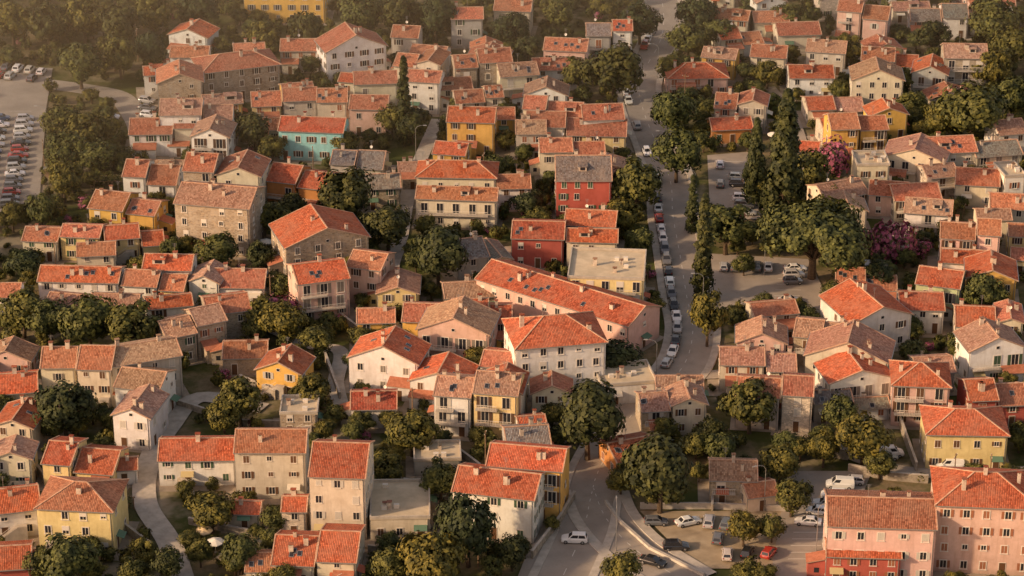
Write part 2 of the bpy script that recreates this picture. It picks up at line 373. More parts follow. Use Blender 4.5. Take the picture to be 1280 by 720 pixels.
                if shut < .75:
                    if r < .35:
                        fb(s-ww+.01, s-.045, z0+.01, z0+wh-.01, .02, .06, 2); fb(s+.045, s+ww-.01, z0+.01, z0+wh-.01, .02, .06, 2)
                    elif r < .85:
                        fb(s-ww-t-ww+.02, s-ww-t-.02, z0, z0+wh, .02, .07, 2); fb(s+ww+t+.02, s+ww+t+ww-.02, z0, z0+wh, .02, .07, 2)
                elif r < .4: fb(s-ww+.01, s+ww-.01, z0+wh*.45, z0+wh, .05, .07, 0)
        if (face in (0, 2) and gy) or (face in (1, 3) and gx):
            if half*k > 1.2: fb(-.35, .35, H+.1, H+.75, 0, .05, 0); fb(-.28, .28, H+.17, H+.68, .05, .06, 1)
        if hasbal and face == 0:
            for f in range(1, fl):
                s0 = -half+.4; s1 = half*R.choice((.1, .8)); z = f*fh
                fb(s0, s1, z-.12, z+.03, .01, 1.15, 0, blb)
                fb(s0, s1, z+.98, z+1.04, 1.09, 1.15, 1, blb)
                ss = s0
                while ss < s1:
                    fb(ss, ss+.05, z+.03, z+.98, 1.1, 1.14, 1, blb); ss += .3
    if fl >= 2 and not hasbal and R.random() < .2 and bal is None:
        n = 14; x0 = -w+.3; up = fh
        for i in range(n): blb.box(x0+i*.27, x0+(i+1)*.27+.002, -d-1.1, -d-.01, 0, up*(i+1)/n, 0)
        blb.box(x0+n*.27+.002, x0+n*.27+1.4, -d-1.1, -d-.01, 0, up, 0)
        blb.beam((x0, -d-1.14, 1.0), (x0+n*.27, -d-1.14, up+1.0), .05, .05, 1)
    add('windows_and_shutters', wb.mesh('windows', [M_FR, M_GL, M_SH, M_DOOR]), root, color=R.choice(SHC))
    if blb.f: add('balconies_and_stairs', blb.mesh('balconies', [M_CONC, M_FR]), root)
    if awn.f: add('awning', awn.mesh('awning', [M_CANV]), root, color=R.choice([(.6, .55, .45), (.45, .12, .06), (.5, .4, .2), (.1, .18, .12)]))
    db = MB(); db.cyl((-w-.08, -d+.2, 0), (-w-.08, -d+.2, H), .06, .06, 6); db.cyl((w-.3, -d-.08, 0), (w-.3, -d-.08, H), .06, .06, 6)
    add('downpipes', db.mesh('downpipe', [M_METAL]), root)
    if patio:
        pb = MB(); z = .015+.0004*len(foot); mx = R.uniform(.8, 2.2)
        pb.poly([(-w-mx, -d-mx, z), (w+mx, -d-mx, z), (w+mx, d+.8, z), (-w-mx, d+.8, z)])
        add('patio', pb.mesh('patio', [M_PAVE]), root)
    return root
M_ANX = patchy('annex_roof_tiles', (0.33, 0.12, 0.065), (0.5, 0.2, 0.12), 1.6)
HL = """
95 583 92 5 10 -8 y x 0
92 638 100 8.3 11 -6 y h 1
20 640 64 5 9 12 w x 0
15 535 54 5 9 -12 c y 0
72 460 46 7 9 0 c x 1
117 462 46 8.5 10 -2 c x 1
18 492 60 4 9 8 c x 0
170 487 62 7 9 -12 w x 2
163 522 52 6.5 10 -15 w y 2
155 588 36 3 5 5 w x 0
183 452 88 8.5 9 22 t x 2
248 416 76 6 9 25 s x 2
287 391 58 6 9 18 s x 1
297 360 68 4 9 0 w x 1
306 448 58 3.5 8 0 s x 1
347 466 60 5 8 -15 Y y 0
373 519 50 4.5 7 0 s f 2
246 576 100 5 9 -1 w x 0
337 566 92 9 9 -2 t x 1
421 597 74 11.8 13 -6 c x 4
500 650 78 4 13 0 c f 2
305 643 42 3 5 0 t x 0
367 640 34 5 6 0 t x 0
392 708 110 4 11 -5 c x 0
15 712 50 4 9 10 r x 0
325 715 40 3 7 0 c x 1
616 620 106 8.3 10 -12 w x 0
655 586 98 9.5 9 -12 Y x 0
799 574 62 3.5 9 22 o x 0
917 601 62 4.5 8 -3 s x 2
955 621 44 3 6 15 c x 1
1103 660 138 10 12 -5 p x 1
1235 634 130 12.5 13 -4 p h 0
1080 697 96 5 6 -5 r x 0
1210 544 104 7 11 -4 y h 0
1250 500 80 6 9 8 r x 0
1152 483 74 8.3 10 -8 p h 0
1078 477 84 6.5 9 10 w y 0
1066 503 100 4 6 3 g x 3
1104 400 86 6.5 14 18 w y 0
1153 388 58 5 9 0 w x 0
1237 410 86 5 10 -3 c x 0
1248 438 74 7 9 12 w y 2
1240 350 64 6.5 10 -10 Y y 0
1172 358 58 7 9 -20 n x 0
1213 300 76 8.3 9 -6 p x 1
1205 330 60 5 8 -10 w x 0
1222 232 56 5 9 -6 c x 1
1270 222 30 7 8 10 w f 2
1148 250 62 5 9 8 c x 1
1110 245 50 5 8 -10 p x 1
1142 200 76 6 10 -18 c y 2
1060 246 58 5 9 22 c x 2
1092 208 44 7 8 0 c f 2
1076 161 76 7.5 9 6 Y x 1
1193 191 62 5 9 10 c x 1
1046 137 74 4.5 9 12 c x 0
1015 98 58 5 9 0 w x 0
1162 93 46 7 9 -10 g y 0
1098 101 66 7 9 5 c y 2
1208 73 56 8.5 9 0 s x 2
1112 77 72 5 9 -6 c x 1
1078 16 64 9 9 -10 p x 1
1175 27 74 4 9 0 g x 3
1000 44 56 5 9 8 c x 1
1032 66 50 5 9 -10 t x 2
928 48 56 5 8 10 c x 0
960 72 46 5 8 -8 c x 1
912 25 46 5 8 -8 c x 1
965 28 46 5 8 5 c x 1
873 98 78 5.5 10 0 p h 0
925 137 66 5 9 -10 t x 1
916 162 54 4 7 0 o x 0
706 64 56 7 9 0 p x 1
690 88 50 5 8 8 w x 1
762 45 60 7 9 0 g x 3
584 24 42 8 8 0 g x 1
640 14 48 6 8 -8 c x 1
605 84 74 7 9 10 s x 1
446 62 76 7 10 14 w y 1
520 85 60 6 9 -8 c x 1
528 103 44 8 8 -6 w x 1
470 105 56 6 8 8 c x 1
234 46 52 6 8 -15 w y 0
236 72 50 6 8 -5 w x 1
302 86 96 8 11 12 s h 1
225 104 58 7 10 10 s y 1
356 132 84 5 9 10 y x 1
244 144 92 8 10 10 w x 2
206 168 92 6 10 8 w x 1
262 172 50 8 9 -10 w y 2
388 165 84 7 9 -3 b x 0
460 137 50 6 9 0 p x 1
588 153 62 8 9 0 Y x 0
600 128 62 5 8 8 t x 1
570 112 44 5 8 8 c x 1
650 95 50 5 8 8 c x 2
720 160 128 7 10 4 t x 1
690 138 76 7 9 -5 c x 1
755 150 54 7 9 5 w x 1
664 168 40 6 9 5 t x 2
716 190 84 7 8 4 c x 1
730 226 72 10.5 13 0 r x 3
570 222 102 7 9 -2 c h 0
570 250 104 6.5 7 -2 c x 1
643 236 44 5 8 5 w x 1
672 299 68 6.5 10 -3 r x 4
737 283 66 6 9 -5 p x 0
740 303 66 6 7 -5 c x 0
757 350 98 8 14 -2 y f 2
688 378 192 6.5 11 -36 p x 0
702 432 116 11 13 8 w h 0
787 482 72 4 9 8 w f 2
850 490 62 4.5 7 0 t x 2
843 513 84 5 8 5 s x 2
478 452 90 6.5 9 -12 w y 0
467 512 60 4 8 0 w x 4
547 480 74 5 9 -14 w y 0
594 498 108 8 9 -8 w x 2
626 492 54 8 9 -8 c y 0
642 462 88 6 8 -12 w x 1
668 540 38 4 7 8 w x 0
566 416 92 7 10 -10 p y 2
602 398 78 6 9 0 Y x 0
535 403 68 5.5 9 -4 Y x 1
470 404 50 5 7 0 Y x 1
497 368 54 5 9 0 y y 2
405 352 66 8.5 10 18 p x 0
454 336 48 8 9 -20 p x 1
410 304 104 7.5 13 20 s y 0
264 258 98 11 12 -10 s x 2
276 216 100 11 10 -10 s x 1
186 222 70 7 10 -6 w x 1
150 264 86 6 10 -15 Y x 1
75 303 100 4.5 8 -6 c x 1
168 298 74 5 8 8 y x 0
97 353 104 5.5 8 -4 w x 0
190 359 80 5 8 -6 w x 1
208 338 64 6 8 -5 w x 0
254 354 42 5 8 -10 w y 2
120 320 50 5 7 5 c x 1
368 230 76 7 10 -16 o x 0
445 207 68 4 9 -6 t x 3
478 236 48 5 8 5 s x 3
607 321 70 5 10 22 g x 3
590 372 70 4 8 8 s x 2
952 430 64 5 8 -5 p y 2
948 457 98 5.5 8 -5 c x 2
968 498 98 6.5 9 -10 t x 1
1028 424 74 6 9 -14 s x 2
1058 450 104 7 10 -16 t y 2
1083 356 78 4 8 -8 s x 1
1250 195 62 5 9 18 c x 3
1268 168 40 6 9 18 w x 2
1160 268 60 5 8 -8 w x 2
547 577 62 3 7 0 g f 3
662 560 58 4.5 9 8 g x 3
1262 262 50 5 9 -10 c x 1
1180 222 44 4.5 8 12 t x 2
375 64 52 5 8 8 t x 1
415 128 40 5 8 8 c x 1
355 -8 104 8 10 0 Y x 1
"""
NOSPLIT = {1103, 1235, 616, 337, 421, 688, 97, 655, 757, 570, 388, 730, 264, 1080, 1210, 183, 410, 702, 246, 355}
NOBAL = {421, 337, 246, 1103, 1235, 702, 688, 264, 276, 183, 616, 410, 1104, 478, 730}
def parse():
    for ln in HL.strip().split('\n'):
        a = ln.split(); u, v, w, H, d, rot = map(float, a[:6])
        rot += R.uniform(-3, 3)
        if v < 200 and int(u) not in NOSPLIT: rot += R.uniform(-6, 6); H += R.uniform(-.9, 1.2)
        x, y = G(u, v, H); th = math.radians(rot)
        s = F*(SP+(v-360)/F*CP)/(CH-H)
        W = w/s/max(.8, math.cos(th)) if d < w/s else w/s
        cx, cy = x-math.sin(th)*d/2, y+math.cos(th)*d/2
        if a[7] == 'x' and W > 11 and int(u) not in NOSPLIT:
            f = R.uniform(.4, .62); dirx, diry = math.cos(th), math.sin(th)
            for (o, ww, dd, dh) in ((-W/2+W*f/2, W*f, d, 0), (W/2-W*(1-f)/2, W*(1-f), d*R.uniform(.85, 1.1), R.choice((-1.5, -.8, .9)))):
                wl = a[6] if dh == 0 or R.random() < .5 else R.choice('wwctcy')
                rr = a[8] if dh == 0 or R.random() < .5 else R.choice('0112')
                sh = R.uniform(-.9, .9) if dh else 0
                house_at(cx+dirx*o-math.sin(th)*sh, cy+diry*o+math.cos(th)*sh, ww-.04, dd, H+dh, rot, wl, 'x' if R.random() < .8 or dh == 0 else 'y', rr)
        else: house_at(cx, cy, W, d, H, rot, a[6], a[7], a[8], bal=False if int(u) in NOBAL else None)
parse()
# ---------------------------------------------------------------- roads
strips = []
def catmull(pts, n=8):
    out = []; p = [pts[0]]+pts+[pts[-1]]
    for i in range(1, len(p)-2):
        for j in range(n):
            t = j/n; out.append(tuple(.5*((2*p[i][k])+(-p[i-1][k]+p[i+1][k])*t+(2*p[i-1][k]-5*p[i][k]+4*p[i+1][k]-p[i+2][k])*t*t+(-p[i-1][k]+3*p[i][k]-3*p[i+1][k]+p[i+2][k])*t**3) for k in range(2)))
    out.append(pts[-1]); return out
def strip(mb, line, o0, o1, z0, m=0, thick=0):
    pr = None
    for i, p in enumerate(line):
        q = line[min(i+1, len(line)-1)]; r = line[max(i-1, 0)]
        d = Vector((q[0]-r[0], q[1]-r[1])).normalized(); n = Vector((-d.y, d.x))
        a = (p[0]+n.x*o0, p[1]+n.y*o0); b = (p[0]+n.x*o1, p[1]+n.y*o1)
        if pr:
            mb.poly([(*pr[0], z0), (*a, z0), (*b, z0), (*pr[1], z0)], m)
            if thick:
                mb.poly([(*pr[0], z0-thick), (*a, z0-thick), (*a, z0), (*pr[0], z0)], m+1); mb.poly([(*pr[1], z0-thick), (*b, z0-thick), (*b, z0), (*pr[1], z0)], m+1)
        pr = (a, b)
def road(name, pix, width, walk=1.4, z=.24, mt=None):
    line = catmull([G(*p) for p in pix])
    strips.append((line, width/2+walk+.5))
    mb = MB(); strip(mb, line, -width/2, width/2, z); add(name, mb.mesh(name, [mt or M_ASPH]))
    if walk:
        for sg in (-1, 1):
            mb = MB(); strip(mb, line, sg*width/2, sg*(width/2+walk), z+.13, 0, .4); add('pavement', mb.mesh('pavement', [M_CONC, M_KERB]))
    return line
main = road('road', [(812, -60), (828, 5), (826, 50), (800, 100), (803, 135), (820, 180), (838, 228), (841, 270), (850, 320), (858, 370), (866, 415), (852, 462), (805, 502), (776, 540), (748, 590), (738, 625), (727, 670), (690, 750)], 8.0)
br = road('road', [(742, 612), (758, 650), (796, 690), (862, 732)], 8.0, 1.8, z=.244)
road('road', [(50, 104), (110, 112), (150, 122), (172, 150), (178, 170)], 6, 0, z=.05)
path = road('footpath', [(330, 512), (250, 498), (212, 535), (186, 580), (182, 630), (212, 680), (232, 740)], 4.0, 0, z=.26, mt=M_CONC)
road('alley', [(548, 150), (530, 190), (512, 235), (500, 300), (490, 340), (520, 352)], 3.2, 0, z=.252, mt=M_CONC)
road('alley', [(880, 470), (1000, 470), (1015, 540), (1130, 590), (1290, 590)], 3.4, 0, z=.256, mt=M_ASPH)
road('alley', [(430, 520), (420, 480), (425, 440), (380, 430), (270, 380)], 3.0, 0, z=.248, mt=M_CONC)
road('alley', [(960, 110), (985, 140), (1000, 180), (1010, 230), (1100, 262), (1130, 320)], 3.4, 0, z=.246, mt=M_ASPH)
mb = MB()
for line in (main, br):
    for i in range(len(line)-1):
        if i % 2 == 0:
            p, q = Vector(line[i]), Vector(line[i+1]); q = p+(q-p)*.7; d = (q-p).normalized(); n = Vector((-d.y, d.x))*.05
            mb.poly([(*(p-n), .249), (*(q-n), .249), (*(q+n), .249), (*(p+n), .249)])
add('road_markings', mb.mesh('road_markings', [M_PAINT]))
lots = []
def lot(name, pix, m, z):
    pts = [G(*p) for p in pix]; lots.append(pts); b = MB(); b.poly([(*p, z) for p in pts]); add(name, b.mesh(name, [m]))
lot('car_park', [(-120, 80), (66, 86), (58, 135), (48, 275), (-120, 275)], M_ASPH, .2)
lot('car_park', [(884, 195), (945, 190), (962, 275), (888, 275)], M_ASPH, .205)
lot('car_park', [(888, 318), (1010, 325), (1045, 392), (895, 392)], M_ASPH, .21)
lot('gravel_car_park', [(800, 640), (985, 640), (975, 712), (870, 712)], M_SAND, .2)
lot('car_park', [(985, 590), (1090, 590), (1030, 740), (960, 740)], M_ASPH, .21)
lot('forecourt', [(660, 690), (700, 640), (760, 650), (800, 700), (800, 740), (640, 740)], M_ASPH, .236)
mb = MB()
for (u0, v0, u1, v1, n, ln) in ((12, 140, 2, 262, 14, 5), (905, 203, 915, 268, 8, 5), (975, 335, 965, 385, 7, 5), (1000, 625, 985, 700, 9, 5)):
    for i in range(n+1):
        t = i/n; x, y = G(u0+(u1-u0)*t, v0+(v1-v0)*t)
        mb.poly([(x, y-.05, .216), (x+ln, y-.05, .216), (x+ln, y+.05, .216), (x, y+.05, .216)])
add('parking_bay_lines', mb.mesh('parking_bay_lines', [M_PAINT]))
def gwall(pix, h=1.4, t=.35, m=M_WALLS, name='garden_wall'):
    b = MB(); line = [Vector(G(*p)) for p in pix]
    for p, q in zip(line, line[1:]):
        d = (q-p).normalized(); n = Vector((-d.y, d.x))*t/2
        c = [p-n, q-n, q+n, p+n]; b.box8([(*k, 0) for k in c]+[(*k, h) for k in c], 0)
        n = n*1.25; c = [p-n, q-n, q+n, p+n]; b.box8([(*k, h) for k in c]+[(*k, h+.1) for k in c], 1)
    add(name, b.mesh(name, [m, M_CONC]))
for w in ([(215, 505), (300, 532), (395, 535)], [(1060, 590), (1110, 600), (1160, 604)], [(665, 700), (700, 655), (718, 625)], [(140, 600), (150, 660), (190, 690)],
          [(236, 655), (300, 668), (380, 680)], [(470, 600), (520, 612), (560, 625)], [(300, 480), (345, 500)], [(405, 445), (425, 500)], [(890, 560), (890, 640)],
          [(985, 560), (1060, 575)], [(1120, 520), (1145, 590)], [(20, 555), (60, 610)], [(200, 600), (240, 612), (245, 650)], [(420, 395), (460, 425)], [(690, 480), (750, 500)],
          [(1060, 280), (1130, 330)], [(960, 300), (1040, 290)], [(320, 240), (345, 300)], [(460, 690), (560, 700), (560, 730)], [(560, 560), (600, 590)]):
    gwall(w, R.uniform(1.2, 2))
gwall([(757, 630), (775, 655), (812, 688), (880, 722)], .7, .4, M_KERB, 'low_wall')
gwall([(800, 636), (890, 636), (985, 640)], 1.1, .3, M_CONC, 'low_wall')
# ---------------------------------------------------------------- cars
def car_mesh(kind):
    b = MB()
    if kind == 'van': Ls, hw, belt, roofz, cab = 2.45, .95, 1.15, 1.95, (-2.38, 1.45, -2.3, .75)
    elif kind == 'suv': Ls, hw, belt, roofz, cab = 2.2, .92, 1.02, 1.66, (-2.1, 1.0, -1.8, .35)
    elif kind == 'sedan': Ls, hw, belt, roofz, cab = 2.3, .89, .9, 1.42, (-1.65, 1.05, -1.0, .3)
    else: Ls, hw, belt, roofz, cab = 2.0, .86, .93, 1.48, (-1.95, 1.0, -1.6, .3)
    st = [(-Ls, .5, belt-.25, hw*.8), (-Ls+.12, .3, belt-.06, hw*.94), (-Ls*.75, .22, belt, hw), (0, .2, belt, hw), (cab[1], .22, belt-.02, hw), (Ls*.8, .24, belt-.16, hw*.97), (Ls-.1, .3, belt-.28, hw*.88), (Ls, .45, belt-.42, hw*.74)]
    rings = []
    for x, zl, zt, h in st:
        r = [(x, -h*.93, zl), (x, -h, zl+.15), (x, -h, zt-.14), (x, -h*.92, zt), (x, 0, zt+.03), (x, h*.92, zt), (x, h, zt-.14), (x, h, zl+.15), (x, h*.93, zl)]
        rings.append(r)
    for r, q in zip(rings, rings[1:]):
        for i in range(9): b.poly([r[i], q[i], q[(i+1) % 9], r[(i+1) % 9]], 0)
    b.poly(rings[0], 0); b.poly(rings[-1][::-1], 0)
    x0, x1, t0, t1 = cab; wb_ = hw*.88; wt = hw*.7; z0 = belt-.03
    lo = [(x0, -wb_, z0), (x1, -wb_, z0), (x1, wb_, z0), (x0, wb_, z0)]; hi = [(t0, -wt, roofz-.04), (t1, -wt, roofz-.04), (t1, wt, roofz-.04), (t0, wt, roofz-.04)]
    b.box8(lo+hi, 0)
    tp = [(t0+.1, -wt+.12, roofz), (t1-.12, -wt+.12, roofz), (t1-.12, wt-.12, roofz), (t0+.1, wt-.12, roofz)]; b.box8(hi+tp, 0)
    def panel(A, B, C, D, a0, a1, h0, h1, n):
        A, B, C, D = map(Vector, (A, B, C, D))
        def pt(s, t): return (A.lerp(B, s)).lerp(D.lerp(C, s), t)+Vector(n)*.012
        b.poly([pt(a0, h0), pt(a1, h0), pt(a1, h1), pt(a0, h1)], 1)
    for sg, n in ((0, (0, -1, .25)), (1, (0, 1, .25))):
        A, B, C, D = (lo[0], lo[1], hi[1], hi[0]) if sg == 0 else (lo[3], lo[2], hi[2], hi[3])
        if kind == 'van': panel(A, B, C, D, .68, .95, .2, .85, n)
        else: panel(A, B, C, D, .07, .47, .14, .88, n); panel(A, B, C, D, .51, .93, .14, .88, n)
    panel(lo[1], lo[2], hi[2], hi[1], .06, .94, .08, .93, (1, 0, .5))
    if kind != 'van': panel(lo[0], lo[3], hi[3], hi[0], .1, .9, .15, .9, (-1, 0, .4))
    for x in (-Ls*.62, Ls*.64):
        for sg in (-1, 1):
            b.cyl((x, sg*(hw-.2), .32), (x, sg*(hw+.015), .32), .33, .33, 14, 2); b.cyl((x, sg*(hw+.015), .32), (x, sg*(hw+.03), .32), .19, .17, 10, 4)
    for sg in (-1, 1):
        b.box(Ls-.14, Ls-.04, min(sg*hw*.5, sg*hw*.85), max(sg*hw*.5, sg*hw*.85), .58, .72, 4)
        b.box(-Ls-.01, -Ls+.08, min(sg*hw*.55, sg*hw*.8), max(sg*hw*.55, sg*hw*.8), .68, .84, 3)
        b.box(.62 if kind != 'van' else 1.3, .8 if kind != 'van' else 1.45, min(sg*hw*.95, sg*(hw+.16)), max(sg*hw*.95, sg*(hw+.16)), belt-.02, belt+.13, 0)
    return b.mesh('car_'+kind, [M_CARP, M_GL, M_TYRE, M_TAIL, M_METAL])
M_CARP = objcol('car_paint', .25, .5, .6); M_TYRE = simple('tyre_rubber', (.02, .02, .02), .9); M_TAIL = simple('tail_light', (.35, .02, .015), .3)
CM = {k: car_mesh(k) for k in ('hatch', 'sedan', 'suv', 'van')}
CC = {'w': (.72, .7, .67), 's': (.4, .39, .38), 'k': (.02, .02, .022), 'g': (.12, .12, .125), 'r': (.35, .03, .02), 'b': (.04, .07, .15), 'e': (.5, .46, .4)}
def car(u, v, hd, c=None, k=None, z=.25):
    x, y = G(u, v, z); k = k or R.choice(('hatch', 'hatch', 'sedan', 'suv')); c = c or R.choice('wwwwsssggkrbe')
    add('parked_van' if k == 'van' else 'parked_car', CM[k], None, (x, y, z), math.radians(hd+R.uniform(-3, 3)), jit(CC[c], .08))
for t in ((718, 677, 175, 'w', 'suv'), (816, 705, -30, 'k', 'sedan'), (845, 686, 5, 'k', 'suv'), (820, 655, 0, 'g', 'hatch'), (886, 655, 80, 's', 'suv'), (897, 676, 80, 'g', 'hatch'),
          (909, 696, 85, 'e', 'hatch'), (934, 693, 70, 'k', 'hatch'), (961, 694, 60, 'r', 'hatch'), (908, 658, 75, 'g', 'suv'), (860, 655, 20, 'w', 'sedan'),
          (1010, 655, 170, 'w', 'sedan'), (1022, 642, 168, 'w', 'hatch'), (1032, 632, 170, 's', 'sedan'), (1042, 622, 172, 'w', 'suv'), (1050, 609, 172, 'w', 'van'), (1066, 604, 172, 's', 'hatch'),
          (1112, 570, 8, 'w', 'van'), (1108, 574, 8, 's', 'hatch'), (1187, 585, 178, 'w', 'van'), (700, 556, 60, 's', 'hatch')):
    car(*t)
def along(line, dist):
    acc = 0
    for a, b in zip(line, line[1:]):
        l = math.dist(a, b)
        if acc+l > dist:
            t = (dist-acc)/l; return (a[0]+(b[0]-a[0])*t, a[1]+(b[1]-a[1])*t), math.atan2(b[1]-a[1], b[0]-a[0])
        acc += l
    return line[-1], 0
tot = sum(math.dist(a, b) for a, b in zip(main, main[1:]))
d = 30
while d < tot:
    (x, y), h = along(main, d)
    if 442 < y < 520 or (y > 520 and R.random() < .5):
        n = (-math.sin(h), math.cos(h)); o = -3.0
        c = R.choice('wwwwsssgkr'); k = R.choice(('hatch', 'hatch', 'sedan', 'suv'))
        add('parked_car', CM[k], None, (x+n[0]*o, y+n[1]*o, .245), h+math.pi*R.choice((0, 1)), jit(CC[c], .08))
    d += 5.3
for (u0, v0, u1, v1, n, hd) in ((32, 150, 12, 258, 15, 8), (2, 150, -25, 258, 14, 8), (8, 86, 52, 92, 4, 80), (0, 96, 40, 100, 4, 80), (918, 206, 932, 268, 8, -6), (994, 338, 985, 386, 7, 6), (905, 336, 960, 336, 5, 85), (900, 208, 900, 232, 2, 85), (184, 128, 186, 146, 3, -15), (140, 141, 136, 156, 3, -10)):
    for i in range(n):
        if R.random() < .08: continue
        t = i/max(1, n-1); car(u0+(u1-u0)*t, v0+(v1-v0)*t, hd)
# ---------------------------------------------------------------- trees
def leaf(b, c, nrm, s, m):
    a = nrm.orthogonal().normalized(); bb = nrm.cross(a); t = R.uniform(0, 6.28); u = (a*math.cos(t)+bb*math.sin(t))*s; w = (bb*math.cos(t)-a*math.sin(t))*s*.7
    b.poly([c-u, c-w, c+u, c+w], m)
def rv():
    while True:
        v = Vector((R.uniform(-1, 1), R.uniform(-1, 1), R.uniform(-1, 1)))
        if .05 < v.length < 1: return v
def tree_mesh(kind, lm, seed):
    R.seed(seed); b = MB()
    if kind == 'broad': Wd, ht, tz, nc, nl, cr, ls = 4, 8, 2.2, 46, 75, 1.25, .3
    elif kind == 'bush': Wd, ht, tz, nc, nl, cr, ls = 2, 2.6, .2, 15, 42, .8, .24
    elif kind == 'umbrella': Wd, ht, tz, nc, nl, cr, ls = 10, 13, 7.0, 120, 110, 1.9, .38
    elif kind == 'conifer': Wd, ht, tz, nc, nl, cr, ls = 3.4, 16, 1.2, 95, 60, 1.0, .3
    else: Wd, ht, tz, nc, nl, cr, ls = 1.5, 14, .4, 60, 70, .75, .22
    cz = (ht+tz)/2; hz = (ht-tz)/2
    top = Vector((R.uniform(-.3, .3), R.uniform(-.3, .3), tz+hz*(1.5 if kind in ('conifer', 'cypress') else .7)))
    b.cyl((0, 0, -.2), top*.45, Wd*.07+.05, Wd*.05+.04, 7, 0); b.cyl(top*.45, top, Wd*.05+.04, .04, 6, 0)
    for i in range(nc):
        if kind in ('conifer', 'cypress'):
            t = (i+.5)/nc; rad = Wd*(1-t)**(.8 if kind == 'conifer' else .6)*(.5+.5*min(1, t*6))*R.uniform(.55, 1); an = i*2.4+R.uniform(-.4, .4)
            c = Vector((math.cos(an)*rad*.8, math.sin(an)*rad*.8, tz+(ht-tz)*t)); r = cr*(1.1-.6*t)*R.uniform(.7, 1.2)
        else:
            v = rv().normalized()*R.uniform(.55, 1)**.6
            if kind == 'umbrella': v.z = abs(v.z)*.9-.15
            irr = 1+.18*math.sin(3*math.atan2(v.y, v.x)+seed)
            c = Vector((v.x*(Wd-cr*.6)*irr, v.y*(Wd-cr*.6)*irr, cz+v.z*(hz-cr*.3))); r = cr*R.uniform(.65, 1.25)
            if kind == 'umbrella': c.z = tz+2+v.z*(ht-tz-2)*.9
        if i % 4 == 0: b.cyl(top*R.uniform(.35, .7), c, .1*Wd/4+.02, .03, 4, 0)
        for _ in range(nl):
            d_ = rv(); d_.z = d_.z*.8+.1; p = c+d_.normalized()*r*R.uniform(.6, 1.05)
            out = (p-Vector((0, 0, cz*.8))).normalized()+d_.normalized()*1.2+rv()*.7
            leaf(b, p, out.normalized(), ls*R.uniform(.6, 1.3), 1)
    return b.mesh('tree_'+kind, [M_BARK, lm])
TM = {'b': [tree_mesh('broad', M_LEAF, i) for i in range(5)], 'd': [tree_mesh('broad', M_LEAFD, 10+i) for i in range(3)], 's': [tree_mesh('bush', M_LEAF, 20+i) for i in range(4)],
      'f': [tree_mesh('bush', M_FLOW, 30+i) for i in range(2)], 'u': [tree_mesh('umbrella', M_LEAF, 40)], 'k': [tree_mesh('conifer', M_LEAFD, 50+i) for i in range(3)], 'c': [tree_mesh('cypress', M_LEAFD, 60+i) for i in range(2)]}
TW = {'b': (8.6, 8), 'd': (8.6, 8), 's': (4.6, 2.6), 'f': (4.6, 2.6), 'u': (21, 13), 'k': (7, 16), 'c': (3.6, 14)}
TN = {'b': 'broadleaf_tree', 'd': 'evergreen_oak_tree', 's': 'shrub', 'f': 'bougainvillea_bush', 'u': 'umbrella_pine_tree', 'k': 'conifer_tree', 'c': 'cypress_tree'}
R.seed(99)
tl = []
def tree(k, u, vc, wpx, ratio=1.0):
    s = SC(vc)*1.03; w = wpx/s; sx = w/TW[k][0]; sz = sx*ratio; ht = TW[k][1]*sz
    x, y = G(u, vc, ht*.58); tl.append((x, y, w/2))
    add(TN[k], R.choice(TM[k]), None, (x, y, 0), R.uniform(0, 6.28), None, (sx, sx*R.uniform(.9, 1.1), sz))
